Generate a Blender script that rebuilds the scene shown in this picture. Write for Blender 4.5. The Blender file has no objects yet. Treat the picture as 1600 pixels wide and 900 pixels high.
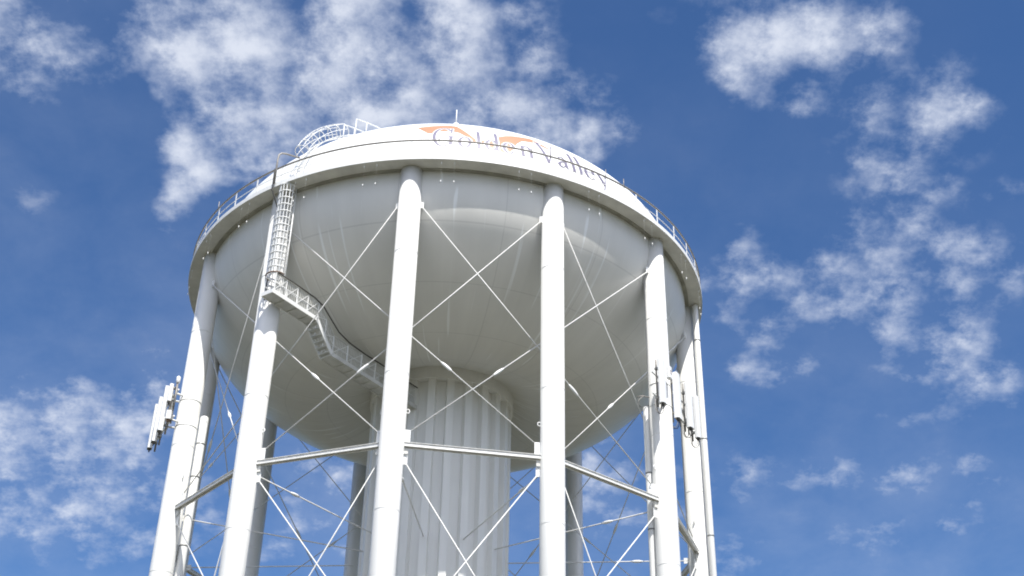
import bpy, bmesh, math, random
from mathutils import Vector, Matrix
random.seed(7)
PI = math.pi
R = math.radians
scene = bpy.context.scene
COL = scene.collection

# ---------------------------------------------------------------- camera
PITCH, YAW, ROLL = 0.572198, 0.0587118, 0.0204849
fw = Vector((math.sin(YAW) * math.cos(PITCH), math.cos(YAW) * math.cos(PITCH), math.sin(PITCH)))
rt = Vector((math.cos(YAW), -math.sin(YAW), 0))
up = rt.cross(fw)
r2 = rt * math.cos(ROLL) + up * math.sin(ROLL)
u2 = -rt * math.sin(ROLL) + up * math.cos(ROLL)
cam = bpy.data.cameras.new('camera')
cam.sensor_width = 36.0
cam.lens = 45.375
cam.clip_start = 0.1
cam.clip_end = 30000
cam_o = bpy.data.objects.new('camera', cam)
COL.objects.link(cam_o)
cam_o.matrix_world = Matrix(((r2.x, u2.x, -fw.x, 0), (r2.y, u2.y, -fw.y, 0), (r2.z, u2.z, -fw.z, 1.6), (0, 0, 0, 1)))
scene.camera = cam_o

# ---------------------------------------------------------------- light and sky
SUN_EL, SUN_AZ = 56.8, 15.0            # azimuth: degrees to the right of the line tower -> camera
SUN_STRENGTH, SKY_STRENGTH = 4.5, 0.085
EXPOSURE = 0.45
sun = bpy.data.lights.new('sun', 'SUN')
sun.energy = SUN_STRENGTH
sun.angle = R(0.53)
sun.color = (1.0, 0.97, 0.92)
sun_o = bpy.data.objects.new('sun', sun)
COL.objects.link(sun_o)
sdir = Vector((math.sin(R(SUN_AZ)) * math.cos(R(SUN_EL)), -math.cos(R(SUN_AZ)) * math.cos(R(SUN_EL)), math.sin(R(SUN_EL))))
sun_o.rotation_euler = sdir.to_track_quat('Z', 'Y').to_euler()
sun_o.location = (0, 0, 120)

world = bpy.data.worlds.new('World')
scene.world = world
world.use_nodes = True
nt = world.node_tree
nt.nodes.clear()
def N(tree, kind, **kw):
    n = tree.nodes.new(kind)
    for k, v in kw.items():
        setattr(n, k, v)
    return n
def math_node(tree, op, a, b=None, c=None, clamp=False):
    n = N(tree, 'ShaderNodeMath', operation=op, use_clamp=clamp)
    for i, v in enumerate((a, b, c)):
        if v is None:
            continue
        if isinstance(v, (int, float)):
            n.inputs[i].default_value = v
        else:
            tree.links.new(v, n.inputs[i])
    return n.outputs[0]
L = nt.links.new
out = N(nt, 'ShaderNodeOutputWorld')
bg = N(nt, 'ShaderNodeBackground')
sky = N(nt, 'ShaderNodeTexSky', sky_type='NISHITA', sun_disc=False, sun_elevation=R(SUN_EL), sun_rotation=R(180 - SUN_AZ),
        air_density=1.0, dust_density=0.4, ozone_density=2.5)
tc = N(nt, 'ShaderNodeTexCoord')
sep = N(nt, 'ShaderNodeSeparateXYZ')
L(tc.outputs['Generated'], sep.inputs[0])
zc = math_node(nt, 'MAXIMUM', sep.outputs[2], 0.03)
qx = math_node(nt, 'DIVIDE', sep.outputs[0], zc)
qy = math_node(nt, 'DIVIDE', sep.outputs[1], zc)
comb = N(nt, 'ShaderNodeCombineXYZ')
L(qx, comb.inputs[0]); L(qy, comb.inputs[1])
Q = comb.outputs[0]            # a point of the cloud layer, one unit = its height
zd = math_node(nt, 'ADD', math_node(nt, 'MAXIMUM', sep.outputs[2], 0.0), 0.42)
comb2 = N(nt, 'ShaderNodeCombineXYZ')
L(math_node(nt, 'DIVIDE', sep.outputs[0], zd), comb2.inputs[0]); L(math_node(nt, 'DIVIDE', sep.outputs[1], zd), comb2.inputs[1])
P = comb2.outputs[0]           # the same on a domed layer: the puffs keep their height towards the horizon
def noise(vec, scale, detail, rough, dist=0.0, lac=2.0):
    n = N(nt, 'ShaderNodeTexNoise', noise_dimensions='3D')
    n.inputs['Scale'].default_value = scale
    n.inputs['Detail'].default_value = detail
    n.inputs['Roughness'].default_value = rough
    n.inputs['Distortion'].default_value = dist
    n.inputs['Lacunarity'].default_value = lac
    L(vec, n.inputs['Vector'])
    return n
# gentle warp so that the banks are ragged
wn = noise(P, 14.0, 4.0, 0.55)
wv = N(nt, 'ShaderNodeVectorMath', operation='SUBTRACT'); L(wn.outputs['Color'], wv.inputs[0]); wv.inputs[1].default_value = (0.5, 0.5, 0.5)
ws = N(nt, 'ShaderNodeVectorMath', operation='SCALE'); L(wv.outputs[0], ws.inputs[0]); ws.inputs['Scale'].default_value = 0.14
wa = N(nt, 'ShaderNodeVectorMath', operation='ADD'); L(Q, wa.inputs[0]); L(ws.outputs[0], wa.inputs[1])
wz = N(nt, 'ShaderNodeVectorMath', operation='MULTIPLY'); L(wa.outputs[0], wz.inputs[0]); wz.inputs[1].default_value = (1, 1, 0)
QW = wz.outputs[0]
BANKS = [(-0.4872, 1.0817, 0.202, 0.1439, 2.3663, 0.72), (-0.3435, 1.0791, 0.0959, 0.0608, 1.9171, 0.52), (-0.3429, 1.1419, 0.0566, 0.0312, 1.8397, 0.4), (-0.2051, 1.0669, 0.2034, 0.148, 2.8457, 0.8512), (-0.0987, 1.0377, 0.2876, 0.1175, 3.0321, 0.896), (-0.2026, 1.124, 0.1339, 0.112, 2.5158, 0.896), (-0.0355, 1.0621, 0.1555, 0.1428, 2.029, 0.7616), (-0.0491, 1.1377, 0.1348, 0.1183, 1.8653, 1.12), (0.0489, 1.1627, 0.1548, 0.1259, 2.9963, 0.896), (0.1269, 1.1849, 0.1238, 0.0897, 3.0654, 0.7168), (-0.1467, 1.1746, 0.1484, 0.1019, 2.9262, 0.8512), (-0.295, 1.1377, 0.1561, 0.0646, 1.7476, 0.6), (-0.2716, 1.2209, 0.15, 0.1105, 1.9545, 0.6), (-0.2109, 1.2274, 0.1671, 0.138, 2.5828, 0.672), (-0.2957, 1.3278, 0.0928, 0.0671, 2.7908, 0.68), (-0.3509, 1.4048, 0.1623, 0.0626, 1.753, 0.44), (-0.3097, 1.2797, 0.1106, 0.0875, 2.2111, 0.4), (0.3004, 0.991, 0.1033, 0.0611, 3.1264, 0.5916), (0.3785, 0.9958, 0.1321, 0.0808, -3.12, 0.6264), (0.3825, 1.0374, 0.135, 0.0731, 3.1261, 0.6612), (0.308, 1.0575, 0.0615, 0.054, 0.7406, 0.522), (0.3414, 1.1082, 0.0867, 0.0711, 1.0259, 0.5916), (0.3909, 1.1262, 0.0544, 0.0462, -2.5313, 0.4176), (0.4574, 1.1202, 0.0838, 0.0616, -2.9719, 0.3828), (0.5582, 1.0833, 0.0987, 0.0759, -2.6648, 0.5568), (0.548, 1.1408, 0.1485, 0.1074, -2.9226, 0.5916), (0.5002, 1.2245, 0.1053, 0.0787, -2.9417, 0.348), (0.5604, 1.3125, 0.1111, 0.0753, 1.0622, 0.4524), (0.6209, 1.3793, 0.1813, 0.1062, -3.1077, 0.5916), (0.593, 1.2483, 0.0586, 0.0456, 0.6896, 0.348), (0.6387, 1.2614, 0.0639, 0.0457, -2.9021, 0.4176), (0.6944, 1.2456, 0.056, 0.0299, 1.065, 0.3828), (0.4878, 1.4865, 0.1582, 0.1324, -2.7744, 0.5916), (0.3912, 1.4395, 0.1417, 0.0657, 1.3233, 0.4524), (0.3753, 1.514, 0.1345, 0.0539, 1.3506, 0.348), (0.7503, 1.453, 0.1733, 0.1129, -3.008, 0.5916), (0.6303, 1.5319, 0.1409, 0.1009, -2.9901, 0.4524), (0.7069, 1.6336, 0.1806, 0.1437, -2.5509, 0.5916), (0.805, 1.7129, 0.1389, 0.1061, -2.7394, 0.522), (0.9132, 1.7651, 0.1929, 0.1137, 1.0198, 0.4524), (0.5081, 1.7428, 0.1234, 0.104, -2.8558, 0.5916), (0.4047, 1.6352, 0.1014, 0.0912, 0.7356, 0.348), (0.4948, 1.6263, 0.1002, 0.0735, -3.0653, 0.3828), (0.7023, 2.1326, 0.2487, 0.1154, -2.9513, 0.5568), (0.8319, 1.8747, 0.1507, 0.0916, -3.0951, 0.2784), (0.8264, 2.5578, 0.258, 0.1842, -3.0857, 0.348), (0.9401, 2.4013, 0.2839, 0.1682, -3.1377, 0.3132), (0.5768, 2.4425, 0.5854, 0.1414, 1.3608, 0.4176), (-0.5107, 1.9103, 0.4087, 0.182, 2.3899, 0.504), (-0.7135, 2.135, 0.4423, 0.3019, 2.1974, 0.54), (-0.6496, 2.2643, 0.4371, 0.3001, 2.1166, 0.396), (-0.8456, 2.5344, 0.222, 0.1462, 2.1698, 0.54), (-0.6021, 2.5412, 0.4193, 0.2441, 1.896, 0.36), (-0.5565, 1.3957, 0.17, 0.1067, 2.066, 0.28), (-0.2174, 2.1896, 0.2391, 0.1724, 1.8121, 0.6), (0.2747, 2.1095, 0.3227, 0.1727, 1.4428, 0.52), (-0.3128, 2.5086, 0.3532, 0.2412, 1.8298, 0.4), (0.3464, 2.336, 0.3791, 0.1993, 1.4245, 0.4), (-0.8584, 2.7528, 0.4113, 0.2528, 2.775, 0.288), (-0.1617, 2.6722, 0.3455, 0.2926, 2.562, 0.32), (0.8534, 2.1023, 0.3159, 0.1259, -2.844, 0.3132), (0.6912, 1.913, 0.1899, 0.1065, 2.682, 0.2784), (0.9702, 2.0352, 0.2298, 0.1122, -2.852, 0.3132), (0.9833, 2.2654, 0.3068, 0.1548, 2.7484, 0.348), (0.8231, 1.6031, 0.1365, 0.0868, -3.0282, 0.348)]
acc = None
for (bx, by, sx, sy, ang, wt) in BANKS:
    mp = N(nt, 'ShaderNodeMapping', vector_type='TEXTURE')
    mp.inputs['Location'].default_value = (bx, by, 0)
    mp.inputs['Rotation'].default_value = (0, 0, ang)
    mp.inputs['Scale'].default_value = (sx, sy, 1)
    L(QW, mp.inputs['Vector'])
    gr = N(nt, 'ShaderNodeTexGradient', gradient_type='SPHERICAL')
    L(mp.outputs[0], gr.inputs[0])
    acc = math_node(nt, 'MULTIPLY', gr.outputs['Fac'], wt) if acc is None else math_node(nt, 'MULTIPLY_ADD', gr.outputs['Fac'], wt, acc)
n1 = noise(P, 17.0, 10.0, 0.66, 0.0)
n2 = noise(P, 80.0, 6.0, 0.58, 0.0)
vo = N(nt, 'ShaderNodeTexVoronoi', feature='SMOOTH_F1', voronoi_dimensions='2D')
vo.inputs['Scale'].default_value = 26.0
vo.inputs['Smoothness'].default_value = 0.5
wf = N(nt, 'ShaderNodeVectorMath', operation='SUBTRACT'); L(n1.outputs['Color'], wf.inputs[0]); wf.inputs[1].default_value = (0.5, 0.5, 0.5)
wg = N(nt, 'ShaderNodeVectorMath', operation='SCALE'); L(wf.outputs[0], wg.inputs[0]); wg.inputs['Scale'].default_value = 0.055
wh = N(nt, 'ShaderNodeVectorMath', operation='ADD'); L(P, wh.inputs[0]); L(wg.outputs[0], wh.inputs[1])
L(wh.outputs[0], vo.inputs['Vector'])
puff = math_node(nt, 'SUBTRACT', 0.92, vo.outputs['Distance'])          # rounded cells of the altocumulus
nn = math_node(nt, 'MULTIPLY_ADD', n1.outputs['Fac'], 0.60, math_node(nt, 'MULTIPLY', n2.outputs['Fac'], 0.22))
nn = math_node(nt, 'MULTIPLY_ADD', puff, 0.20, nn)
nn = math_node(nt, 'SUBTRACT', nn, 0.5)
# unseen broken cumulus field added behind the viewer to brighten the shaded walls
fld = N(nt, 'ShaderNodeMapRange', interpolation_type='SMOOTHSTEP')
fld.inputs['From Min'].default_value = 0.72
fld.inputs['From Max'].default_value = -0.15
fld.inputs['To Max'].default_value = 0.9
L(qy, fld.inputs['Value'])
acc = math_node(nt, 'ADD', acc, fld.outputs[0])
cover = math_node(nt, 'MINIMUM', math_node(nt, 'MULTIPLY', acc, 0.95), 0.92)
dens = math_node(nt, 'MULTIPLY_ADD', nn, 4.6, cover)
mr = N(nt, 'ShaderNodeMapRange', interpolation_type='SMOOTHSTEP')
mr.inputs['From Min'].default_value = -0.04
mr.inputs['From Max'].default_value = 1.72
L(dens, mr.inputs['Value'])
# nothing where no bank is, a very thin veil low down
gate = N(nt, 'ShaderNodeMapRange', interpolation_type='SMOOTHSTEP')
gate.inputs['From Min'].default_value = 0.0
gate.inputs['From Max'].default_value = 0.5
L(cover, gate.inputs['Value'])
alpha = math_node(nt, 'MULTIPLY', mr.outputs[0], gate.outputs[0])
n3 = noise(P, 6.0, 6.0, 0.6, 0.15)
veil = N(nt, 'ShaderNodeMapRange', interpolation_type='SMOOTHSTEP')
veil.inputs['From Min'].default_value = 0.22
veil.inputs['From Max'].default_value = 0.85
veil.inputs['To Max'].default_value = 0.26
L(n3.outputs['Fac'], veil.inputs['Value'])
vq = N(nt, 'ShaderNodeMapRange'); vq.inputs['From Min'].default_value = 0.9; vq.inputs['From Max'].default_value = 2.0; vq.inputs['To Min'].default_value = 0.15
L(math_node(nt, 'SUBTRACT', qy, math_node(nt, 'MULTIPLY', qx, 0.45)), vq.inputs['Value'])
alpha = math_node(nt, 'MAXIMUM', math_node(nt, 'MULTIPLY', alpha, 0.86), math_node(nt, 'MULTIPLY', veil.outputs[0], vq.outputs[0]))
# sky colour: Nishita, graded
skm = N(nt, 'ShaderNodeMix', data_type='RGBA', blend_type='MULTIPLY')
skm.inputs['Factor'].default_value = 1.0
L(sky.outputs[0], skm.inputs['A'])
skm.inputs['B'].default_value = (0.55, 0.82, 1.13, 1)
cl = N(nt, 'ShaderNodeMix', data_type='RGBA')
cl.inputs['A'].default_value = (4.5, 5.3, 7.1, 1)
cl.inputs['B'].default_value = (7.3, 7.7, 8.6, 1)
L(mr.outputs[0], cl.inputs['Factor'])
mix = N(nt, 'ShaderNodeMix', data_type='RGBA')
L(alpha, mix.inputs['Factor'])
L(skm.outputs['Result'], mix.inputs['A'])
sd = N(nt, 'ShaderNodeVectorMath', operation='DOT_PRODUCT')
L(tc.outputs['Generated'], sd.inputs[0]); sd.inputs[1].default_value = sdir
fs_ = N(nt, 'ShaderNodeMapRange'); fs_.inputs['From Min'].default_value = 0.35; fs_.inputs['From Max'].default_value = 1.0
fs_.inputs['To Min'].default_value = 1.0; fs_.inputs['To Max'].default_value = 3.45  # extra gain on clouds near the sun, added for more wall fill
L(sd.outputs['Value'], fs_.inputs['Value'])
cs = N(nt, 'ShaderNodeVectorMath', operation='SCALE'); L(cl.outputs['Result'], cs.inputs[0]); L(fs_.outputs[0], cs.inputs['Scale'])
cw = N(nt, 'ShaderNodeMix', data_type='RGBA', blend_type='MULTIPLY')
fw_ = N(nt, 'ShaderNodeMapRange'); fw_.inputs['From Min'].default_value = 0.35; fw_.inputs['From Max'].default_value = 0.75
L(sd.outputs['Value'], fw_.inputs['Value']); L(fw_.outputs[0], cw.inputs['Factor'])
L(cs.outputs[0], cw.inputs['A']); cw.inputs['B'].default_value = (1.10, 1.0, 0.90, 1)  # warms those clouds so the added fill stays neutral
L(cw.outputs['Result'], mix.inputs['B'])
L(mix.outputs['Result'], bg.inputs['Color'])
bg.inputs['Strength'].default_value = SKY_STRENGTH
L(bg.outputs[0], out.inputs[0])

scene.view_settings.view_transform = 'Standard'
scene.view_settings.look = 'None'
scene.view_settings.gamma = 1.0
scene.view_settings.use_curve_mapping = False
scene.view_settings.exposure = EXPOSURE
scene.render.engine = 'CYCLES'
scene.cycles.max_bounces = 8
scene.cycles.diffuse_bounces = 5
scene.cycles.pixel_filter_type = 'BLACKMAN_HARRIS'
scene.cycles.filter_width = 1.9

# ---------------------------------------------------------------- materials
def material(name, color, rough=0.5, metal=0.0, var=0.06, vscale=3.0, bump=0.0, bscale=20.0):
    m = bpy.data.materials.new(name)
    m.use_nodes = True
    t = m.node_tree
    b = t.nodes['Principled BSDF']
    b.inputs['Roughness'].default_value = rough
    b.inputs['Metallic'].default_value = metal
    tcn = N(t, 'ShaderNodeTexCoord')
    nz = N(t, 'ShaderNodeTexNoise')
    nz.inputs['Scale'].default_value = vscale
    nz.inputs['Detail'].default_value = 6
    t.links.new(tcn.outputs['Object'], nz.inputs['Vector'])
    mrn = N(t, 'ShaderNodeMapRange')
    mrn.inputs['From Min'].default_value = 0.3
    mrn.inputs['From Max'].default_value = 0.7
    mrn.inputs['To Min'].default_value = 1 - var
    mrn.inputs['To Max'].default_value = 1 + var * 0.4
    t.links.new(nz.outputs['Fac'], mrn.inputs['Value'])
    mx = N(t, 'ShaderNodeMix', data_type='RGBA', blend_type='MULTIPLY')
    mx.inputs['Factor'].default_value = 1
    mx.inputs['A'].default_value = (*color, 1)
    t.links.new(mrn.outputs[0], mx.inputs['B'])
    t.links.new(mx.outputs['Result'], b.inputs['Base Color'])
    if bump:
        bn = N(t, 'ShaderNodeTexNoise'); bn.inputs['Scale'].default_value = bscale; bn.inputs['Detail'].default_value = 4
        t.links.new(tcn.outputs['Object'], bn.inputs['Vector'])
        bp = N(t, 'ShaderNodeBump'); bp.inputs['Strength'].default_value = bump; bp.inputs['Distance'].default_value = 0.02
        t.links.new(bn.outputs['Fac'], bp.inputs['Height'])
        t.links.new(bp.outputs[0], b.inputs['Normal'])
    return m

def tank_material(name, color, rough, streak=0.0, stain=0.0, dent=0.1, seams=False):
    """white enamel on curved steel plates: long pale runs of touch-up paint, faint dirt runs, plate unevenness"""
    m = bpy.data.materials.new(name)
    m.use_nodes = True
    t = m.node_tree
    b = t.nodes['Principled BSDF']
    b.inputs['Roughness'].default_value = rough
    tcn = N(t, 'ShaderNodeTexCoord')
    sp = N(t, 'ShaderNodeSeparateXYZ'); t.links.new(tcn.outputs['Object'], sp.inputs[0])
    an = math_node(t, 'ARCTAN2', sp.outputs[0], math_node(t, 'MULTIPLY', sp.outputs[1], -1.0))
    rad = math_node(t, 'SQRT', math_node(t, 'ADD', math_node(t, 'MULTIPLY', sp.outputs[0], sp.outputs[0]), math_node(t, 'MULTIPLY', sp.outputs[1], sp.outputs[1])))
    run = math_node(t, 'SUBTRACT', sp.outputs[2], rad)
    cb = N(t, 'ShaderNodeCombineXYZ')
    t.links.new(math_node(t, 'MULTIPLY', an, 34.0), cb.inputs[0])
    t.links.new(math_node(t, 'MULTIPLY', run, 0.32), cb.inputs[1])
    s = N(t, 'ShaderNodeTexNoise'); s.inputs['Scale'].default_value = 1.0; s.inputs['Detail'].default_value = 2.0
    t.links.new(cb.outputs[0], s.inputs['Vector'])
    sr = N(t, 'ShaderNodeMapRange', interpolation_type='SMOOTHSTEP')
    sr.inputs['From Min'].default_value = 0.63; sr.inputs['From Max'].default_value = 0.69; sr.inputs['To Max'].default_value = streak
    t.links.new(s.outputs['Fac'], sr.inputs['Value'])
    cb2 = N(t, 'ShaderNodeCombineXYZ')
    t.links.new(math_node(t, 'MULTIPLY', an, 16.0), cb2.inputs[0])
    t.links.new(math_node(t, 'MULTIPLY', run, 0.25), cb2.inputs[1])
    g = N(t, 'ShaderNodeTexNoise'); g.inputs['Scale'].default_value = 1.0; g.inputs['Detail'].default_value = 5.0
    t.links.new(cb2.outputs[0], g.inputs['Vector'])
    gr_ = N(t, 'ShaderNodeMapRange'); gr_.inputs['From Min'].default_value = 0.35; gr_.inputs['From Max'].default_value = 0.75
    gr_.inputs['To Min'].default_value = 1.0; gr_.inputs['To Max'].default_value = 1.0 - stain
    t.links.new(g.outputs['Fac'], gr_.inputs['Value'])
    big = N(t, 'ShaderNodeTexNoise'); big.inputs['Scale'].default_value = 0.5; big.inputs['Detail'].default_value = 5.0
    t.links.new(tcn.outputs['Object'], big.inputs['Vector'])
    bm_ = N(t, 'ShaderNodeMapRange'); bm_.inputs['To Min'].default_value = 0.94; bm_.inputs['To Max'].default_value = 1.05
    t.links.new(big.outputs['Fac'], bm_.inputs['Value'])
    k = math_node(t, 'MULTIPLY', gr_.outputs[0], bm_.outputs[0])
    if seams:
        fr = math_node(t, 'ABSOLUTE', math_node(t, 'SUBTRACT', math_node(t, 'FRACT', math_node(t, 'MULTIPLY', an, 16 / (2 * PI))), 0.5))
        me_ = math_node(t, 'LESS_THAN', math_node(t, 'MULTIPLY', fr, math_node(t, 'MULTIPLY', rad, 2 * PI / 16)), 0.022)
        ci = None
        for rr_ in (12.55, 10.6, 8.2, 6.0):
            c_ = math_node(t, 'COMPARE', rad, rr_, 0.018)
            ci = c_ if ci is None else math_node(t, 'MAXIMUM', ci, c_)
        sm_ = math_node(t, 'MAXIMUM', me_, ci)
        k = math_node(t, 'MULTIPLY', k, math_node(t, 'SUBTRACT', 1.0, math_node(t, 'MULTIPLY', sm_, 0.13)))
    mx = N(t, 'ShaderNodeMix', data_type='RGBA', blend_type='MULTIPLY'); mx.inputs['Factor'].default_value = 1
    mx.inputs['A'].default_value = (*color, 1); t.links.new(k, mx.inputs['B'])
    m2 = N(t, 'ShaderNodeMix', data_type='RGBA'); m2.inputs['B'].default_value = (0.86, 0.87, 0.86, 1)
    t.links.new(sr.outputs[0], m2.inputs['Factor']); t.links.new(mx.outputs['Result'], m2.inputs['A'])
    t.links.new(m2.outputs['Result'], b.inputs['Base Color'])
    bp = N(t, 'ShaderNodeBump'); bp.inputs['Strength'].default_value = dent; bp.inputs['Distance'].default_value = 0.05
    t.links.new(big.outputs['Fac'], bp.inputs['Height'])
    t.links.new(bp.outputs[0], b.inputs['Normal'])
    return m

M = {}
M['shell'] = tank_material('tank_enamel', (0.715, 0.705, 0.665), 0.42, 0.85, 0.065, 0.32, True)
M['roof'] = tank_material('roof_enamel', (0.80, 0.80, 0.78), 0.4, 0.0, 0.05)
M['leg'] = tank_material('leg_enamel', (0.75, 0.745, 0.715), 0.36, 0.0, 0.10, 0.06)
M['column'] = tank_material('column_enamel', (0.82, 0.815, 0.785), 0.45, 0.0, 0.05)
M['white'] = material('white_steel_paint', (0.78, 0.78, 0.76), 0.42)
M['rod'] = material('rod_paint', (0.71, 0.705, 0.68), 0.45, var=0.12, vscale=6)
M['soffit'] = material('balcony_paint', (0.70, 0.69, 0.64), 0.5, var=0.18, vscale=1.3)
M['recess_shade'] = material('ring_recess_shade_paint', (0.36, 0.35, 0.30), 0.7, var=0.3, vscale=1.5)  # darkened colour paints in the shade of the recess at the shell
M['galv'] = material('weathered_rail_steel', (0.27, 0.255, 0.235), 0.55, 0.3, var=0.2, vscale=5)
M['dark'] = material('black_cable_rubber', (0.035, 0.033, 0.03), 0.6)
M['grey'] = material('grey_bracket_steel', (0.22, 0.22, 0.21), 0.5, 0.4)
M['grate'] = material('walkway_paint', (0.60, 0.60, 0.57), 0.5, var=0.2, vscale=2)
M['antenna'] = material('antenna_radome', (0.80, 0.80, 0.79), 0.45, var=0.03)
M['rust'] = material('rusty_brown_steel', (0.20, 0.13, 0.09), 0.7, var=0.3, vscale=8)
M['violet'] = material('lettering_violet_paint', (0.145, 0.133, 0.195), 0.5, var=0.08)
M['orange'] = material('emblem_orange_paint', (0.40, 0.20, 0.105), 0.5, var=0.08)
M['outline'] = material('lettering_white_outline', (0.82, 0.82, 0.82), 0.5, var=0.02)

# ---------------------------------------------------------------- mesh helpers
class MB:
    def __init__(s):
        s.v = []; s.f = []; s.sm = []
    def add(s, vs, fs, smooth=False):
        o = len(s.v)
        s.v += [tuple(v) for v in vs]
        s.f += [tuple(i + o for i in f) for f in fs]
        s.sm += [smooth] * len(fs)
        return s
    def tube(s, pts, r, n=10, caps=True, closed=False):
        pts = [Vector(p) for p in pts]
        m = len(pts)
        rings = []
        prev = None
        for i, p in enumerate(pts):
            if closed:
                t = (pts[(i + 1) % m] - pts[i - 1]).normalized()
            elif i == 0:
                t = (pts[1] - pts[0]).normalized()
            elif i == m - 1:
                t = (pts[-1] - pts[-2]).normalized()
            else:
                t = ((pts[i + 1] - p).normalized() + (p - pts[i - 1]).normalized()).normalized()
            if prev is None:
                a = Vector((0, 0, 1)) if abs(t.z) < 0.9 else Vector((1, 0, 0))
                x = t.cross(a).normalized()
            else:
                x = (prev - t * prev.dot(t)).normalized()
            prev = x
            y = t.cross(x)
            rr = r[i] if isinstance(r, (list, tuple)) else r
            rings.append([p + (x * math.cos(2 * PI * k / n) + y * math.sin(2 * PI * k / n)) * rr for k in range(n)])
        vs = [v for ring in rings for v in ring]
        fs = []
        for i in range(m if closed else m - 1):
            j = (i + 1) % m
            for k in range(n):
                fs.append((i * n + k, i * n + (k + 1) % n, j * n + (k + 1) % n, j * n + k))
        s.add(vs, fs, True)
        if caps and not closed:
            s.add(rings[0], [tuple(reversed(range(n)))]); s.add(rings[-1], [tuple(range(n))])
        return s
    def box(s, c, ax, ay, az, hx, hy, hz, bev=0.0):
        """box with half sizes along three axes; bev rounds the four edges along az"""
        c = Vector(c); ax = Vector(ax).normalized(); ay = Vector(ay).normalized(); az = Vector(az).normalized()
        if bev > 0:
            prof = []
            for cx, cy, a0 in ((hx - bev, hy - bev, 0), (-hx + bev, hy - bev, 90), (-hx + bev, -hy + bev, 180), (hx - bev, -hy + bev, 270)):
                for k in range(4):
                    a = R(a0 + 30 * k)
                    prof.append((cx + bev * math.cos(a), cy + bev * math.sin(a)))
        else:
            prof = [(hx, hy), (-hx, hy), (-hx, -hy), (hx, -hy)]
        n = len(prof)
        lo = [c + ax * x + ay * y - az * hz for x, y in prof]
        hi = [c + ax * x + ay * y + az * hz for x, y in prof]
        s.add(lo + hi, [(k, (k + 1) % n, n + (k + 1) % n, n + k) for k in range(n)] + [tuple(reversed(range(n))), tuple(range(n, 2 * n))])
        return s
    def beam(s, a, b, w, h, upv=(0, 0, 1)):
        a = Vector(a); b = Vector(b); d = (b - a).normalized()
        x = d.cross(Vector(upv)).normalized(); y = x.cross(d)
        return s.box((a + b) / 2, x, y, d, w / 2, h / 2, (b - a).length / 2)
    def lathe(s, prof, n=192, smooth=True, closed=False):
        m = len(prof)
        vs = []
        for (r, z) in prof:
            for k in range(n):
                t = 2 * PI * k / n
                vs.append((r * math.sin(t), -r * math.cos(t), z))
        fs = []
        for i in range(m if closed else m - 1):
            j = (i + 1) % m
            for k in range(n):
                fs.append((i * n + k, i * n + (k + 1) % n, j * n + (k + 1) % n, j * n + k))
        return s.add(vs, fs, smooth)
    def build(s, name, mat, parent=None, loc=None):
        me = bpy.data.meshes.new(name)
        off = Vector(loc) if loc is not None else Vector((0, 0, 0))
        me.from_pydata([tuple(Vector(v) - off) for v in s.v], [], s.f)
        me.polygons.foreach_set('use_smooth', s.sm)
        me.materials.append(mat)
        bm = bmesh.new(); bm.from_mesh(me)
        bmesh.ops.remove_doubles(bm, verts=bm.verts, dist=1e-5)
        bmesh.ops.recalc_face_normals(bm, faces=bm.faces)
        bm.to_mesh(me); bm.free()
        o = bpy.data.objects.new(name, me)
        COL.objects.link(o)
        if loc is not None:
            o.location = off
        if parent is not None:
            o.parent = parent
        return o
def tag(o, label, cat, group=None):
    o['label'] = label; o['category'] = cat
    if group: o['group'] = group
    return o
def thing(name, loc, label, cat, group=None):
    o = bpy.data.objects.new(name, None); COL.objects.link(o)
    o.empty_display_size = 0.3
    o.location = loc
    return tag(o, label, cat, group)

# ---------------------------------------------------------------- ground
gm = material('dry_grass_ground', (0.074, 0.071, 0.044), 0.95, var=0.35, vscale=0.25)
gnd = MB()
nseg = 96
rad = [0, 20, 60, 150, 500, 2000, 9000]
vs = [(0, 40, 0)]
for q_ in rad[1:]:
    for k in range(nseg):
        a = 2 * PI * k / nseg
        vs.append((q_ * math.sin(a), 40 + q_ * math.cos(a), 0))
fs = [(0, 1 + k, 1 + (k + 1) % nseg) for k in range(nseg)]
for i in range(len(rad) - 2):
    a0, b0 = 1 + i * nseg, 1 + (i + 1) * nseg
    fs += [(a0 + k, b0 + k, b0 + (k + 1) % nseg, a0 + (k + 1) % nseg) for k in range(nseg)]
gnd.add(vs, fs)
g = gnd.build('ground', gm)
g['kind'] = 'structure'

# ---------------------------------------------------------------- the water tower
D, H = 61.046, 38.868                  # distance of its axis, height of its balcony floor
TH0 = -8.7426
ZS, ZT, ZL = 24.80, 36.88, 8.6         # strut level, top rod level, next level down
RL, LEG = 13.0, 0.525
BASE = Vector((0, D, 0))
tower = thing('water_tower', BASE, 'big white multi-leg water tower with a bulging tank, ringed balcony and fluted central column', 'water tower')
def pol(az, r, z, off=0.0):
    t = R(az)
    return Vector((r * math.sin(t) + off * math.cos(t), -r * math.cos(t) + off * math.sin(t), z))
def roof_r(z):
    z = z - H
    return 13.0 if z <= 0.6 else 13.0 * math.sqrt(max(0.0, 1 - ((z - 0.6) / 7.5) ** 2))
def roof_n(az, z):
    z = z - H
    if z <= 0.6:
        nr, nz = 1.0, 0.0
    else:
        nr, nz = roof_r(z + H) / 169.0, (z - 0.6) / 56.25
    l = math.hypot(nr, nz)
    t = R(az)
    return Vector((nr / l * math.sin(t), -nr / l * math.cos(t), nz / l))
def on_roof(az, z, lift=0.0):
    return pol(az, roof_r(z), z) + roof_n(az, z) * lift

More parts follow.
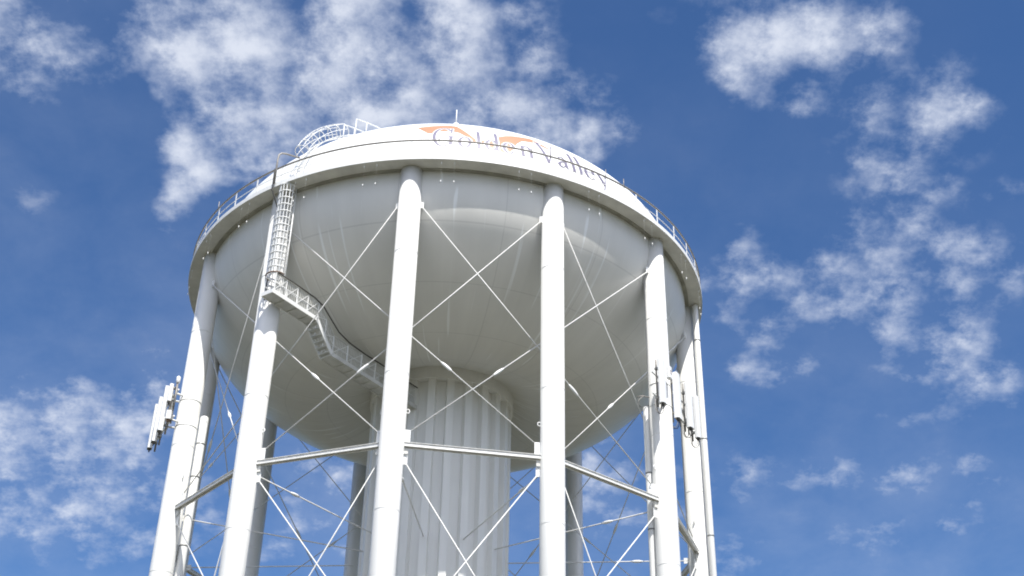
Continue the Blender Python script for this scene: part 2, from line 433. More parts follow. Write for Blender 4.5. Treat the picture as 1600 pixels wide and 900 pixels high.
# tank: the shell below the balcony, a bulging underside that dishes in to the column
prof = [(13.08, H + 0.05), (13.08, H - 0.3), (13.08, H - 0.6)]
for i in range(1, 90):
    t = i / 90 * PI / 2
    r_ = 13.08 * math.cos(t) ** (2 / 1.95); z_ = H - 0.6 - 6.95 * math.sin(t) ** (2 / 1.95)
    if r_ < 9.4: break
    prof.append((r_, z_))
for r_, z_ in ((9.0, -5.55), (8.6, -5.74), (8.2, -5.89), (7.8, -6.0), (7.4, -6.08), (7.0, -6.125), (6.6, -6.14), (6.2, -6.115), (5.8, -6.05), (5.4, -5.955), (5.0, -5.83), (4.6, -5.67), (4.2, -5.48), (3.9, -5.32), (3.62, -5.15)):
    prof.append((r_, H + z_))
tank = MB().lathe(prof).build('tank', M['shell'], tower)
# roof
prof = [(13.0, H + 0.05), (13.0, H + 0.3)]
for i in range(0, 65):
    t = i / 65 * PI / 2
    prof.append((13.0 * math.cos(t), H + 0.6 + 7.5 * math.sin(t)))
prof.append((0.05, H + 8.1))
roof = MB().lathe(prof).build('roof', M['roof'], tower)

# lettering on the roof: pen strokes bent onto the shell
KX = R(1) * 12.6
def ribbon(mb, pts, lift, grow=0.0):
    """pts: (x metres, z metres above balcony, width)"""
    P = []
    for (a, b) in zip(pts[:-1], pts[1:]):
        n = max(1, int(math.hypot(b[0] - a[0], b[1] - a[1]) / 0.08))
        for k in range(n):
            P.append([a[j] + (b[j] - a[j]) * k / n for j in range(3)])
    P.append(list(pts[-1]))
    if grow:
        dx, dz = P[0][0] - P[1][0], P[0][1] - P[1][1]; l = math.hypot(dx, dz)
        P.insert(0, [P[0][0] + dx / l * grow, P[0][1] + dz / l * grow, P[0][2]])
        dx, dz = P[-1][0] - P[-2][0], P[-1][1] - P[-2][1]; l = math.hypot(dx, dz)
        P.append([P[-1][0] + dx / l * grow, P[-1][1] + dz / l * grow, P[-1][2]])
    vs = []
    for i, p in enumerate(P):
        a = P[max(0, i - 1)]; b = P[min(len(P) - 1, i + 1)]
        dx, dz = b[0] - a[0], b[1] - a[1]; l = math.hypot(dx, dz) or 1
        nx, nz = -dz / l, dx / l
        w = p[2] / 2 + grow
        for sgn in (1, -1):
            vs.append(on_roof((p[0] + nx * w * sgn) / KX, H + p[1] + nz * w * sgn, lift))
    mb.add(vs, [(2 * i, 2 * i + 1, 2 * i + 3, 2 * i + 2) for i in range(len(P) - 1)])
TK, TN = 0.165, 0.05
def arc(cx, cz, rx, rz, a0, a1, n=28, thick=TK):
    out_ = []
    for k in range(n + 1):
        a = R(a0 + (a1 - a0) * k / n)
        out_.append((cx + rx * math.cos(a), cz + rz * math.sin(a), TN + (thick - TN) * abs(math.cos(a)) ** 1.5))
    return out_
def line(x0, z0, x1, z1, w):
    return [(x0, z0, w), (x1, z1, w)]
def X(az): return az * KX
LET = []
LET += [[arc(X(-2.75), 2.5, X(2.05), 0.86, 42, 322), line(X(-1.1), 1.78, X(-1.1), 2.45, TK), line(X(-1.75), 2.47, X(-0.5), 2.47, TN + .02), line(X(-1.02), 2.85, X(-0.98), 3.33, 0.09)]]
LET += [[arc(X(1.95), 2.07, X(1.15), 0.42, 0, 360)]]
LET += [[line(X(5.0), 1.66, X(4.9), 3.2, TK), line(X(4.55), 3.16, X(4.95), 3.22, TN), line(X(4.45), 1.66, X(5.55), 1.66, TN)]]
LET += [[arc(X(7.75), 2.06, X(1.1), 0.42, 30, 330), line(X(8.95), 1.66, X(8.9), 3.25, TK), line(X(8.5), 3.2, X(8.9), 3.26, TN), line(X(8.95), 1.66, X(9.4), 1.7, TN)]]
LET += [[arc(X(11.65), 2.06, X(1.15), 0.42, 5, 318), line(X(10.6), 2.14, X(12.75), 2.14, TN)]]
LET += [[line(X(14.75), 1.66, X(14.7), 2.5, TK), line(X(14.3), 2.46, X(14.7), 2.52, TN), [(X(14.8), 2.28, TN), (X(15.3), 2.48, .08), (X(15.9), 2.5, .1), (X(16.4), 2.36, .15), (X(16.6), 2.1, TK), (X(16.65), 1.66, TK)], line(X(14.3), 1.66, X(15.2), 1.66, TN), line(X(16.2), 1.66, X(17.1), 1.66, TN)]]
LET += [[line(X(19.0), 3.28, X(20.75), 1.62, TK), line(X(20.75), 1.62, X(22.6), 3.28, TN + .02), line(X(18.4), 3.28, X(19.8), 3.28, TN), line(X(22.0), 3.28, X(23.2), 3.28, TN)]]
LET += [[[(X(23.5), 2.36, .1), (X(24.0), 2.5, TN), (X(24.7), 2.46, .1), (X(25.05), 2.25, TK), (X(25.1), 1.8, TK), (X(25.5), 1.66, TN)], [(X(25.0), 2.15, TN), (X(23.9), 2.05, .08), (X(23.3), 1.86, TK), (X(23.7), 1.68, .09), (X(24.3), 1.68, TN), (X(25.0), 1.86, TN)]]]
LET += [[line(X(27.1), 1.66, X(27.1), 3.2, TK), line(X(26.7), 3.16, X(27.1), 3.22, TN), line(X(26.6), 1.66, X(27.6), 1.66, TN)]]
LET += [[line(X(28.95), 1.66, X(28.95), 3.2, TK), line(X(28.55), 3.16, X(28.95), 3.22, TN), line(X(28.45), 1.66, X(29.45), 1.66, TN)]]
LET += [[arc(X(31.6), 2.06, X(1.2), 0.42, 5, 318), line(X(30.5), 2.14, X(32.75), 2.14, TN)]]
LET += [[line(X(34.3), 2.46, X(35.5), 1.62, TK), [(X(36.6), 2.46, TN), (X(35.5), 1.62, TN + .01), (X(35.0), 1.25, .07), (X(34.4), 1.2, .1)], line(X(33.8), 2.46, X(35.0), 2.46, TN), line(X(36.1), 2.46, X(37.0), 2.46, TN)]]
mb = MB(); mo = MB()
for li, strokes in enumerate(LET):
    for si, st in enumerate(strokes):
        ribbon(mb, st, 0.024 + 0.0012 * si)
        if li < 7:
            ribbon(mo, st, 0.014 + 0.0012 * si, 0.05)
lt = mb.build('lettering', M['violet'], roof); lt['label'] = 'violet serif letters reading Golden Valley'
mo.build('lettering_outline', M['outline'], roof)
def swoosh(top, bot):
    m = MB()
    x0, x1 = top[0][0], top[-1][0]
    n = int((x1 - x0) / 0.25)
    def ev(c, x):
        for (a, b) in zip(c[:-1], c[1:]):
            if a[0] <= x <= b[0]:
                f = (x - a[0]) / (b[0] - a[0])
                return a[1] + (b[1] - a[1]) * f
        return c[-1][1]
    vs = []
    for i in range(n + 1):
        x = x0 + (x1 - x0) * i / n
        zt, zb = ev(top, x), ev(bot, x)
        for k in range(7):
            vs.append(on_roof(x, H + zb + (max(zt, zb + 0.005) - zb) * k / 6, 0.007))
    m.add(vs, [(7 * i + k, 7 * (i + 1) + k, 7 * (i + 1) + k + 1, 7 * i + k + 1) for i in range(n) for k in range(6)], True)
    return m
o1 = swoosh([(-9.25, 3.56), (-6.4, 3.76), (-3.6, 3.9), (-1.5, 3.95), (0.0, 3.85), (2.0, 3.14), (4.2, 2.42), (5.5, 2.34), (7.8, 2.52), (9.5, 2.95), (11.3, 3.25), (13.2, 3.46), (16.5, 3.66), (18.2, 3.74), (20.0, 3.4), (22.4, 2.9)],
            [(-9.25, 3.54), (-7.6, 3.1), (-6.4, 2.8), (-5.2, 2.76), (-3.4, 3.02), (-1.2, 3.06), (0.6, 2.94), (2.6, 2.5), (4.2, 2.08), (6.0, 1.96), (8.0, 1.82), (10.5, 1.62), (12.0, 1.72), (13.8, 2.64), (15.2, 3.04), (17.6, 3.2), (20.0, 3.05), (22.4, 2.86)])
em = o1.build('emblem', M['orange'], roof); em['label'] = 'orange wave painted behind the lettering'

# balcony: floor ring, ring angle under it, fascia, rails, posts
bal = MB()
bal.lathe([(13.005, H), (13.995, H), (13.995, H + 0.11), (13.005, H + 0.11)], closed=True, smooth=False)
balcony = bal.build('balcony', M['soffit'], tower)
MB().lathe([(13.995, H - 0.03), (14.02, H - 0.03), (14.02, H + 0.2), (13.995, H + 0.2)], closed=True, smooth=False).build('fascia', M['white'], balcony)
MB().lathe([(13.004, H - 0.2), (13.05, H - 0.2), (13.05, H - 0.04), (13.28, H - 0.04), (13.28, H - 0.003), (13.004, H - 0.003)], closed=True, smooth=False).build('ring_angle', M['recess_shade'], balcony)  # real angle, coloured dark for the shaded gap beside the tank
def ring(r, z, rr, n=160):
    return MB().tube([pol(360 * k / n, r, z) for k in range(n)], rr, 8, closed=True)
ring(13.95, H + 1.12, 0.045).build('top_rail', M['galv'], balcony)
ring(13.95, H + 0.62, 0.018).build('mid_rail', M['white'], balcony)
for k in range(52):
    az = 5.4 + k * 360 / 52
    b = MB().beam(pol(az, 13.95, H + 0.11), pol(az, 13.95, H + 1.10), 0.075, 0.02, pol(az, 1, 0))
    b.build('post', M['white'], balcony)
for az in (-57.5, -3.2, 14.9, 18.8, 31.6, 36.4):
    MB().tube([pol(az, 13.97, H + 1.0), pol(az, 13.97, H + 1.55)], 0.022, 6).build('stub', M['galv'], balcony)
# paired rigging hangers: fine wires with white end fittings below the balcony edge
for k in range(24):
    a0 = TH0 + 7.5 + k * 15
    if abs(((a0 + 180) % 360) - 180) > 82: continue
    for d in (-1.25, 1.25):
        a = a0 + d
        h = MB().tube([pol(a, 13.9, H - 0.002), pol(a, 13.9, H - 1.3)], 0.0015, 5)
        h.tube([pol(a, 13.9, H - 0.12), pol(a, 13.9, H - 0.24)], 0.019, 8)
        h.tube([pol(a, 13.9, H - 1.18), pol(a, 13.9, H - 1.31)], 0.02, 8)
        h.build('hanger', M['white'], balcony)

# legs
def gusset(mb, p, d, w, h):
    """plate standing in the vertical plane of d"""
    x = Vector((d.x, d.y, 0)).normalized()
    y = Vector((-x.y, x.x, 0))
    mb.box(p, x, y, (0, 0, 1), w, 0.018, h)
legpos = [pol(TH0 + 30 * k, RL, 0) for k in range(12)]
def lift(v, z): return Vector((v.x, v.y, z))
LEGS = []
for k in range(12):
    p = legpos[k]
    m = MB()
    seams = [0.0, 3.2, 9.4, 15.6, 21.8, 28.0, 34.2]
    m.tube([lift(p, 0), lift(p, H)], LEG, 40, caps=True)
    for z in seams[1:]:
        m.tube([lift(p, z - 0.03), lift(p, z - 0.012), lift(p, z + 0.012), lift(p, z + 0.03)], [LEG - 0.01, LEG + 0.008, LEG + 0.008, LEG - 0.01], 40, caps=False)
    m.tube([lift(p, 0), lift(p, 0.06)], LEG + 0.35, 32)
    leg = m.build('leg', M['leg'], tower)
    LEGS.append(leg)
    for s in (2, -2):
        d = (legpos[(k + s) % 12] - p).normalized()
        e = (legpos[(k + s // 2) % 12] - p).normalized()
        f = (d + e).normalized()
        gm_ = MB(); gusset(gm_, lift(p, ZT + 0.05) + d * (LEG + 0.05) + p.normalized() * 0.3, d, 0.17, 0.17); gm_.build('gusset', M['white'], leg)
        gm_ = MB(); gusset(gm_, lift(p, ZS + 0.46) + f * (LEG + 0.09), f, 0.14, 0.27); gm_.build('gusset', M['white'], leg)
        gm_ = MB(); gusset(gm_, lift(p, ZS - 0.62) + f * (LEG + 0.06), f, 0.11, 0.22); gm_.build('gusset', M['white'], leg)
        gm_ = MB(); gusset(gm_, lift(p, ZS - 0.18) + e * (LEG + 0.06), e, 0.10, 0.22); gm_.build('strut_bracket', M['soffit'], leg)
        c = lift(p, ZS + 1.55) + e * (LEG + 0.05)
        gm_ = MB().tube([c + e * (0.07 * math.cos(a * PI / 6)) + Vector((0, 0, 0.09 * math.sin(a * PI / 6))) for a in range(12)], 0.022, 6, closed=True)
        gm_.build('lug', M['white'], leg)

# struts between neighbouring legs
for k in range(12):
    a, b = legpos[k], legpos[(k + 1) % 12]
    d = (b - a).normalized()
    A = lift(a, ZS) + d * (LEG - 0.02); B = lift(b, ZS) - d * (LEG - 0.02)
    m = MB()
    y = Vector((-d.y, d.x, 0))
    mid = (A + B) / 2; hl = (B - A).length / 2
    for s in (1, -1):       # a pair of channels back to back
        m.box(mid + y * s * 0.075, d.cross(Vector((0, 0, 1))), (0, 0, 1), d, 0.012, 0.095, hl)
        for zz in (0.086, -0.086):
            m.box(mid + y * s * 0.108 + Vector((0, 0, zz)), d.cross(Vector((0, 0, 1))), (0, 0, 1), d, 0.021, 0.009, hl)
    m.box(mid, d.cross(Vector((0, 0, 1))), (0, 0, 1), d, 0.062, 0.012, hl)
    m.build('strut', M['rod'], tower)

# crossing tie rods: each runs from one leg to the next but one
def rod(A, B, f):
    A = Vector(A); B = Vector(B); d = (B - A).normalized()
    o = MB().tube([A, B], 0.027, 8).build('brace_rod', M['rod'], tower)
    c = A + (B - A) * f
    l = 0.34
    MB().tube([c - d * l, c - d * l * .8, c - d * .1, c + d * .1, c + d * l * .8, c + d * l], [0.032, 0.052, 0.072, 0.072, 0.052, 0.032], 10).build('turnbuckle', M['white'], o)
for k in range(12):
    for s in (2, -2):
        a, b = legpos[k], legpos[(k + s) % 12]
        d = (b - a).normalized()
        e = (legpos[(k + s - s // 2) % 12] - b).normalized()
        f = (e - d).normalized()
        rod(lift(a, ZT) + d * (LEG + 0.1) + a.normalized() * 0.32, lift(b, ZS + 0.62) + f * (LEG + 0.14), 0.665)
        e2 = (legpos[(k + s // 2) % 12] - a).normalized(); f2 = (e2 + d).normalized()
        rod(lift(a, ZS - 0.76) + f2 * (LEG + 0.1), lift(b, ZL) - d * (LEG), 0.60)

# column with its flutes and collar, radial ties to the legs
prof2 = []
NF = 24
for k in range(NF):
    for fr, r_ in ((0.0, 3.69), (0.38, 3.69), (0.43, 3.38), (0.95, 3.38)):
        prof2.append((2 * PI * (k + fr) / NF + 0.06, r_))
m = MB()
npf = len(prof2)
zs = [0.0, 8.0, 16.0, 24.0, H - 5.55]
vs = [(r_ * math.sin(t), -r_ * math.cos(t), z) for z in zs for (t, r_) in prof2]
m.add(vs, [(i * npf + k, i * npf + (k + 1) % npf, (i + 1) * npf + (k + 1) % npf, (i + 1) * npf + k) for i in range(len(zs) - 1) for k in range(npf)])
column = m.build('column', M['column'], tower)
MB().lathe([(3.40, H - 5.9), (3.78, H - 5.9), (3.78, H - 5.26), (3.84, H - 5.26), (3.84, H - 5.14), (3.45, H - 5.08)], n=96, closed=True, smooth=False).build('collar', M['column'], column)
for k in range(12):
    d = legpos[k].normalized()
    A = d * 3.6 + Vector((0, 0, ZS - 0.25)); B = d * (RL - LEG) + Vector((0, 0, ZS - 0.25))
    o = MB().tube([A, B], 0.03, 8).build('radial_tie', M['rod'], tower)
    c = A + (B - A) * 0.72
    MB().tube([c - d * .3, c - d * .1, c + d * .1, c + d * .3], [.035, .075, .075, .035], 8).build('turnbuckle', M['white'], o)
    t_ = Vector((-d.y, d.x, 0))
    MB().box(B - d * 0.1, d, t_, (0, 0, 1), 0.12, 0.02, 0.14).build('clevis', M['white'], o)

# ladder with its cage on the second leg
LA = TH0 - 30
e_ = pol(LA, 1, 0); n_ = Vector((math.cos(R(LA)), math.sin(R(LA)), 0))
def LP(r, off, z): return e_ * r + n_ * off + Vector((0, 0, H + z))
lad = MB().tube([LP(13.3, 0.62, -6.24), LP(13.3, 0.62, -0.02)], 0.032, 8)
ladder = lad.build('access_ladder', M['white'], tower)
MB().tube([LP(13.3, 1.08, -6.24), LP(13.3, 1.08, -0.02)], 0.032, 8).build('side_rail', M['white'], ladder)
for k in range(20):
    z = -6.0 + 0.3 * k
    MB().tube([LP(13.3, 0.62, z), LP(13.3, 1.08, z)], 0.016, 6).build('rung', M['white'], ladder)
def hoop(z, w, dep):
    pts = []
    for k in range(15):
        a = R(-100 + 200 * k / 14)
        pts.append(LP(13.34 + dep * (0.42 + 0.58 * math.cos(a)), 0.85 + w * math.sin(a), z))
    return pts
for k in range(14):
    z = -5.15 + k * 0.39
    w, dp, mt = (0.46, 0.74, M['rust']) if k == 0 else (0.38, 0.66, M['white'])
    MB().tube(hoop(z, w, dp), 0.034, 6).build('cage_hoop', mt, ladder)
for a in (-85, -62, -38, -13, 13, 38, 62, 85):
    r_ = 13.34 + 0.66 * (0.42 + 0.58 * math.cos(R(a))); of = 0.85 + 0.38 * math.sin(R(a))
    MB().beam(LP(r_, of, -5.15), LP(r_, of, -0.05), 0.06, 0.014, e_).build('cage_bar', M['white'], ladder)
for z in (-4.8, -3.0, -1.2):
    MB().beam(LP(13.3, 0.62, z), LP(13.2, 0.40, z), 0.05, 0.05).build('bracket', M['white'], ladder)
# cable run that climbs the leg and bends over the balcony
pts = [LP(13.62, 0.30, -6.2), LP(13.6, 0.30, -3.2), LP(13.64, 0.30, -1.0), LP(14.1, 0.28, -0.25), LP(14.12, 0.28, 0.4), LP(14.12, 0.28, 1.0)]
MB().tube(pts, 0.03, 8).build('cable', M['dark'], ladder)
pts = [LP(14.1, 0.36, 0.1), LP(14.1, 0.36, 1.55), LP(14.07, 0.37, 1.85), LP(13.95, 0.4, 2.02), LP(13.75, 0.5, 2.08), LP(13.1, 0.8, 2.12)]
MB().tube(pts, 0.045, 8).build('conduit', M['galv'], ladder)

# walkway from the ladder to the column: platform, stair, lower walkway
ON, OF = 1.2, 0.52
Z1, Z2 = -6.3, -7.6
wk = MB()
def slab(m, ra, za, rb, zb):
    a = LP(ra, (ON + OF) / 2, za + 0.05); b = LP(rb, (ON + OF) / 2, zb + 0.05)
    m.beam(a, b, ON - OF - 0.06, 0.05)
slab(wk, 14.0, Z1, 11.0, Z1); slab(wk, 9.9, Z2, 3.52, Z2)
walk = wk.build('catwalk', M['grate'], tower)
for of in (ON, OF):
    MB().beam(LP(14.0, of, Z1 + 0.09), LP(11.07, of, Z1 + 0.09), 0.05, 0.2).build('stringer', M['white'], walk)
    MB().beam(LP(11.07, of, Z1 + 0.09), LP(9.87, of, Z2 + 0.09), 0.05, 0.2).build('stringer', M['white'], walk)
    MB().beam(LP(9.87, of, Z2 + 0.09), LP(3.5, of, Z2 + 0.09), 0.05, 0.2).build('stringer', M['grate'], walk)
MB().beam(LP(14.02, OF - .02, Z1 + 0.09), LP(14.02, ON + .02, Z1 + 0.09), 0.04, 0.2).build('stringer', M['white'], walk)
for k in range(1, 10):                                  # cross bearers under the decks
    r_ = 9.6 - k * 0.66
    MB().beam(LP(r_, OF + .03, Z2 + 0.0), LP(r_, ON - .03, Z2 + 0.0), 0.05, 0.06).build('bearer', M['grate'], walk)
for r_ in (13.2, 12.4, 11.6):
    MB().beam(LP(r_, OF + .03, Z1), LP(r_, ON - .03, Z1), 0.05, 0.06).build('bearer', M['grate'], walk)
for k in range(6):
    f = (k + 0.5) / 6
    c = LP(11.07 - 1.2 * f, (ON + OF) / 2, Z1 + (Z2 - Z1) * f + 0.06)
    MB().box(c, e_, n_, (0, 0, 1), 0.11, (ON - OF) / 2 - 0.03, 0.022).build('tread', M['grate'], walk)
def nod(of, dz):
    return [LP(13.95, of, Z1 + dz), LP(11.05, of, Z1 + dz), LP(9.85, of, Z2 + dz), LP(3.75, of, Z2 + dz)]
for of in (ON, OF):
    hi, mi = nod(of, 1.08), nod(of, 0.58)
    st = 1 if of == OF else 0
    MB().tube(hi, 0.03, 6).build('handrail', M['grate'] if of == ON else M['white'], walk)
    MB().tube(mi, 0.026, 6).build('mid_rail', M['white'], walk)
    for (ra, za, rb, zb, n) in ((13.95, Z1, 11.05, Z1, 4), (11.05, Z1, 9.85, Z2, 2), (9.85, Z2, 3.75, Z2, 6)):
        for k in range(n):
            f = k / n
            r_ = ra + (rb - ra) * f; z = za + (zb - za) * f
            f2 = (k + 1) / n
            MB().beam(LP(r_, of, z + 0.15), LP(r_, of, z + 1.07), 0.05, 0.03, n_).build('post', M['white'], walk)
            if of == ON:
                MB().beam(LP(r_, of + .02, z + 0.2), LP(ra + (rb - ra) * f2, of + .02, za + (zb - za) * f2 + 1.02), 0.025, 0.012, n_).build('diagonal', M['white'], walk)
# fine bar screens under the near handrail
for (ra, za, rb, zb) in ((13.95, Z1, 11.05, Z1), (11.05, Z1, 9.85, Z2), (9.85, Z2, 3.75, Z2)):
    n = int(abs(ra - rb) / 0.11)
    m = MB()
    for k in range(n + 1):
        f = k / n
        r_ = ra + (rb - ra) * f; z = za + (zb - za) * f
        m.box(LP(r_, ON - .03, z + 0.6), e_, n_, (0, 0, 1), 0.014, 0.008, 0.45)
    m.build('bar_screen', M['grate'], walk)
# end panel by the ladder and black cable sagging along the handrail
cp = [LP(13.9, ON + .05, Z1 + 1.1)]
ctl = [(13.9, Z1 + 1.1), (12.6, Z1 + 1.1), (11.4, Z1 + 1.06), (10.8, Z1 + .92), (10.2, Z1 + .5), (9.6, Z1 + .1), (8.8, Z2 + 1.2), (7.6, Z2 + 1.13), (6.2, Z2 + 1.15), (5.0, Z2 + 1.12), (3.6, Z2 + 1.14)]
MB().tube([LP(a, ON + .055, b) for a, b in ctl], 0.03, 8).build('cable', M['dark'], walk)

# caged ladder over the roof curve
def roof_frame(sv):
    z = H + sv
    r_ = math.sqrt(max(0.0, roof_r(z) ** 2 - 0.85 ** 2))
    a = LA + math.degrees(math.atan2(0.85, r_))
    p = pol(a, roof_r(z), z); nn_ = roof_n(a, z)
    tng = nn_.cross(n_).normalized()
    return p, nn_, tng
def rpath(z0, z1, n): return [z0 + (z1 - z0) * k / (n - 1) for k in range(n)]
zz = rpath(0.9, 6.5, 30)
def rail_pts(side, h, zs_): 
    o = []
    for q_ in zs_:
        p, nn_, tg = roof_frame(q_)
        o.append(p + nn_ * h + n_ * side)
    return o
rl = MB().tube(rail_pts(-0.24, 0.16, zz), 0.03, 6)
rladder = rl.build('roof_ladder', M['white'], tower)
MB().tube(rail_pts(0.24, 0.16, zz), 0.03, 6).build('side_rail', M['white'], rladder)
for q_ in rpath(1.0, 6.4, 24):
    p, nn_, tg = roof_frame(q_)
    MB().tube([p + nn_ * .16 - n_ * .24, p + nn_ * .16 + n_ * .24], 0.015, 6).build('rung', M['white'], rladder)
HO = [(-.33, .16), (-.39, .36), (-.37, .58), (-.26, .76), (-.1, .84), (.1, .84), (.26, .76), (.37, .58), (.39, .36), (.33, .16)]
hz = [2.3, 2.75, 3.25, 3.75, 4.25, 4.75, 5.2]
for q_ in hz:
    p, nn_, tg = roof_frame(q_)
    MB().tube([p + nn_ * h + n_ * s for s, h in HO], 0.022, 6).build('cage_hoop', M['white'], rladder)
for (s, h) in ((-.385, .44), (-.27, .75), (0, 0.85), (.27, .75), (.385, .44)):
    MB().tube(rail_pts(s, h, rpath(2.3, 5.2, 26)), 0.016, 6).build('cage_bar', M['white'], rladder)
for s in (-0.42, 0.42):
    pts = []
    for q_, h in ((5.4, 1.2), (5.9, 1.02), (6.35, 0.85), (6.8, 0.6), (7.1, 0.3)):
        p, nn_, tg = roof_frame(q_); pts.append(p + Vector((0, 0, h)) + n_ * s)
    MB().tube(pts, 0.028, 6).build('handrail', M['white'], rladder)
    for q_, h in ((5.4, 1.2), (5.9, 1.02), (6.8, 0.6)):
        p, nn_, tg = roof_frame(q_)
        MB().tube([p + n_ * s, p + n_ * s + Vector((0, 0, h))], 0.028, 6).build('post', M['white'], rladder)

# ---------------------------------------------------------------- things fixed to the tower
def W(x, y, z): return Vector((x, y + D, z))
# cable ducts
def duct(x, y, zt, r, label, bands):
    o = MB().tube([W(x, y, 0), W(x, y, zt - 0.05), W(x, y, zt)], [r, r, r * .82], 24)
    t_ = tag(o.build('cable_duct', M['leg'], None, W(x, y, 0)), label, 'cable duct', 'cable ducts up the legs')
    for z in bands:
        MB().tube([W(x, y, z - .03) - W(x, y, 0), W(x, y, z + .03) - W(x, y, 0)], r + .012, 24).build('band', M['grey'], t_)
    return t_
dk = duct(-11.36, -4.52, 29.75, 0.2, 'wide white cable duct with a capped top ending partway up beside the left leg', (28.3, 26.6, 23.2))
dr = duct(13.36, -2.55, H - 0.03, 0.165, 'slim white cable duct running all the way up the rightmost leg to the balcony', (36.6, 30.8, 25.6))

de = duct(9.53, -7.85, 29.67, 0.165, 'slim white cable duct with a capped top, left of the right leg carrying antennas', (26.3, 23.6))

# antennas
def panel(base, top, fdir, wid, dep, label, group, cables=True):
    base = Vector(base); top = Vector(top); f = Vector((fdir[0], fdir[1], 0)).normalized(); s = Vector((-f.y, f.x, 0))
    t_ = thing('panel_antenna', base, label, 'antenna', group)
    hgt = top.z - base.z
    z3 = Vector((0, 0, 1))
    MB().box(z3 * (hgt / 2), s, f, z3, wid / 2, dep / 2, hgt / 2, min(wid, dep) * .28).build('radome', M['antenna'], t_)
    MB().box(z3 * -0.012, s, f, z3, wid / 2 - .02, dep / 2 - .02, 0.012).build('end_cap', M['grey'], t_)
    for k, dx in enumerate((-.08, .08)):
        c = s * dx
        MB().tube([c + z3 * -.02, c + z3 * -.14], 0.035, 8).build('connector', M['dark'], t_)
        if cables:
            MB().tube([c + z3 * -.14, c + z3 * -.3 - f * .02, c + z3 * -.42 - f * .1, c + z3 * -.4 - f * .26, c + z3 * -.2 - f * .34, c + z3 * .3 - f * .36], 0.02, 6).build('cable', M['dark'] if k else M['galv'], t_)
    b = -f * (dep / 2 + .14)
    MB().tube([b + z3 * -.1, b + z3 * (hgt + .08)], 0.045, 10).build('mount_pipe', M['galv'], t_)
    for z in (hgt * .15, hgt * .82):
        MB().box(b * .75 + z3 * z, s, f, z3, 0.07, 0.13, 0.05).build('bracket', M['grey'], t_)
    return t_
GL, GR = 'antennas on the left leg', 'antennas on the right leg'
FL = (-0.95, -0.30)
LPn = [((-13.22, -5.15, 28.60), (-13.22, -5.15, 30.96), 'nearest of three long white panel antennas beside the left leg, ending highest in the picture'),
       ((-13.72, -3.85, 28.64), (-13.72, -3.85, 31.02), 'middle one of the three long white panel antennas beside the left leg'),
       ((-14.10, -2.85, 28.75), (-14.10, -2.85, 31.12), 'outermost and leftmost of the three long white panel antennas beside the left leg')]
for b, t, lb in LPn:
    panel(W(*b), W(*t), FL, 0.32, 0.24, lb, GL, False)
panel(W(-12.95, -5.55, 29.98), W(-12.95, -5.55, 30.9), FL, 0.26, 0.19, 'short white panel antenna tucked between the long panels and the left leg', GL, False)
# small radio box and capped whip
t_ = thing('radio_unit', W(-12.85, -5.45, 29.07), 'small rounded white radio box hung low on the left antenna frame', 'radio unit')
MB().box((0, 0, .22), (1, 0, 0), (0, 1, 0), (0, 0, 1), .13, .17, .22, .06).build('housing', M['antenna'], t_)
MB().box((0, 0, -.03), (1, 0, 0), (0, 1, 0), (0, 0, 1), .09, .12, .03).build('connector_plate', M['rust'], t_)
t_ = thing('whip_antenna', W(-12.62, -5.85, 29.4), 'short capped white pole antenna topping the left antenna frame', 'antenna')
MB().tube([(0, 0, 0), (0, 0, 1.5)], 0.045, 10).build('pole', M['galv'], t_)
MB().tube([(0, 0, 1.42), (0, 0, 1.46), (0, 0, 1.74), (0, 0, 1.8)], [0.06, 0.1, 0.1, 0.05], 12).build('cap', M['antenna'], t_)
# left frame
def frame(base, bars, posts, arms, collar, label, shadow=None):
    t_ = thing('antenna_frame', W(*base), label, 'antenna mount')
    o = W(*base)
    for a, b in bars: MB().tube([W(*a) - o, W(*b) - o], 0.045, 8).build('cross_bar', M['white'], t_)
    for a, b in posts: MB().tube([W(*a) - o, W(*b) - o], 0.035, 8).build('upright', M['galv'], t_)
    for a, b in arms: MB().tube([W(*a) - o, W(*b) - o], 0.05, 8).build('arm', M['white'], t_)
    for z in collar:
        p = Vector(base)
        MB().tube([Vector((0, 0, z - base[2] - .03)), Vector((0, 0, z - base[2] + .03))], LEG + 0.012, 40).build('leg_clamp', M['leg'], t_)
    return t_
lx, ly = legpos[10].x, legpos[10].y
frame((lx, ly, 29.0),
      [((-12.55, -5.75, 30.55), (-13.92, -2.7, 30.55)), ((-12.55, -5.75, 29.15), (-13.92, -2.7, 29.15))],
      [((-12.72, -5.4, 28.9), (-12.72, -5.4, 30.9)), ((-13.0, -4.75, 28.9), (-13.0, -4.75, 30.8))],
      [((-12.5, -4.85, 30.35), (-13.1, -4.55, 30.55)), ((-12.5, -4.85, 28.95), (-13.1, -4.55, 29.15)), ((-12.4, -5.1, 30.55), (-12.75, -5.35, 30.55)), ((-12.4, -5.1, 29.15), (-12.75, -5.35, 29.15)),
       ((-13.1, -4.55, 29.15), (-12.72, -5.4, 30.55)), ((-13.0, -4.75, 30.55), (-13.55, -3.5, 29.15))],
      (30.35, 29.0), 'white tubular antenna frame clamped to the left leg behind the long panels')
FR = (0.82, -0.57)
def S(x, y, z): return (x * 0.9904, y - 0.5, z - 0.285)
RPn = [((10.10, -9.05, 29.30), (10.10, -9.05, 31.58), 'long white panel antenna in front of the right leg, leftmost of its row', .40),
       ((11.01, -7.85, 29.18), (11.01, -7.85, 31.56), 'long white panel antenna just right of the right leg, hung against blue sky', .42),
       ((11.80, -6.75, 29.29), (11.80, -6.75, 31.64), 'long white panel antenna hung in front of the rightmost leg', .40),
       ((12.38, -5.65, 29.34), (12.38, -5.65, 31.56), 'long white panel antenna hung in front of the slim cable duct, last of its row', .30)]
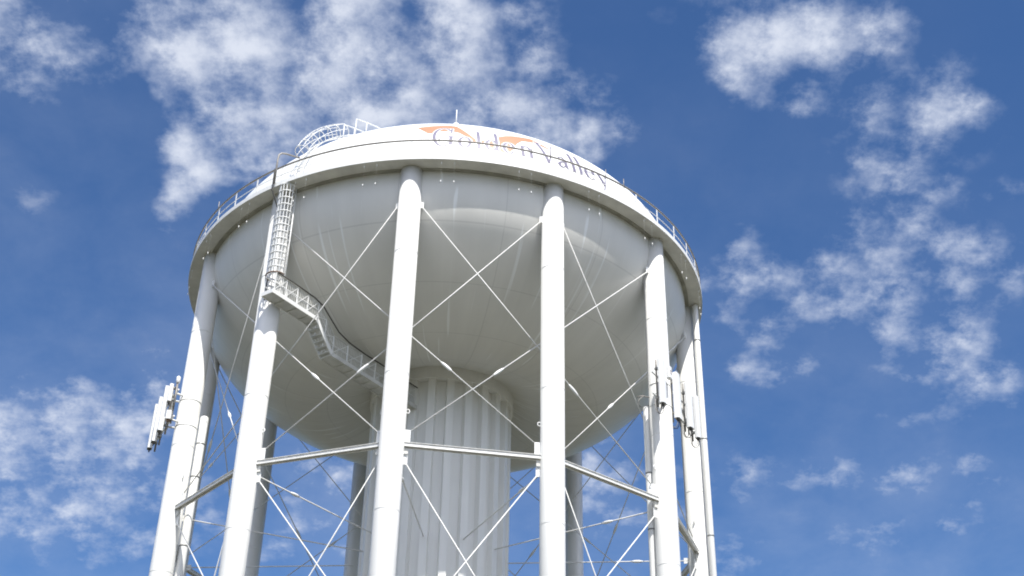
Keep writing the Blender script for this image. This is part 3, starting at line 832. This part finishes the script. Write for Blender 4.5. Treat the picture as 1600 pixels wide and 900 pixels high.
for b, t, lb, w_ in RPn:
    panel(W(*S(*b)), W(*S(*t)), FR, w_, 0.25, lb, GR)
rx, ry = legpos[2].x, legpos[2].y
def bar(t, z, nrm=0.0):
    a = Vector(S(9.85, -9.35, 0)); b = Vector(S(12.5, -5.5, 0))
    p = a + (b - a) * t - Vector((FR[0], FR[1], 0)) * (0.29 - nrm)
    return (p.x, p.y, z)
frame((rx, ry, 29.2), [(bar(0, 30.6), bar(1, 30.6)), (bar(0, 29.5), bar(1, 29.5))],
      [(bar(t, 29.1), bar(t, 31.0)) for t in (0.2, 0.45, 0.66, 0.86)],
      [((rx + .2, ry - .45, 30.6), bar(0.12, 30.6)), ((rx + .2, ry - .45, 29.5), bar(0.12, 29.5)), ((rx + .48, ry - .2, 30.6), bar(0.3, 30.6)), ((rx + .48, ry - .2, 29.5), bar(0.3, 29.5)),
       (bar(0.3, 29.5), bar(0.5, 30.6)), (bar(0.62, 30.6), bar(0.85, 29.5))],
      (30.6, 29.5), 'white tubular antenna frame clamped to the right leg, reaching toward the rightmost leg')
t_ = thing('radio_unit', W(*S(10.55, -8.55, 30.9)), 'small white radio box with a red ring mark beside the right leg', 'radio unit')
MB().box((0, 0, .3), (0.57, 0.82, 0), (0.82, -0.57, 0), (0, 0, 1), .14, .1, .3, .04).build('housing', M['antenna'], t_)
MB().tube([Vector((0.57, 0.82, 0)) * .08 * math.cos(a * PI / 8) + Vector((0, 0, .3 + .1 * math.sin(a * PI / 8))) + Vector((.82, -.57, 0)) * .1 for a in range(16)], 0.014, 6, closed=True).build('ring_mark', M['rust'], t_)
# side stand-off with wires left of the right leg
t_ = thing('stand_off_bracket', W(rx - .5, ry - .1, 30.0), 'thin galvanised stand-off bracket with a looped cable on the left side of the right leg', 'bracket')
MB().tube([(0.02, 0, 0), (-.35, -.1, 0.02), (-.62, -.2, -.1)], 0.028, 6).build('arm', M['galv'], t_)
MB().tube([(-.3, -.1, .02), (-.55, -.2, -.25), (-.6, -.2, -.5), (-.4, -.15, -.62)], 0.018, 6).build('cable', M['galv'], t_)

# rod on the roof
zr = 5.6
p = on_roof(-0.2, H + zr)
t_ = thing('mast', BASE + p, 'thin white mast standing on top of the tank roof', 'mast')
MB().tube([(0, 0, -.05), (0, 0, .1)], 0.14, 12).build('base', M['white'], t_)
MB().tube([(0, 0, .05), (0, 0, 1.05)], [0.032, 0.026], 8).build('pole', M['white'], t_)
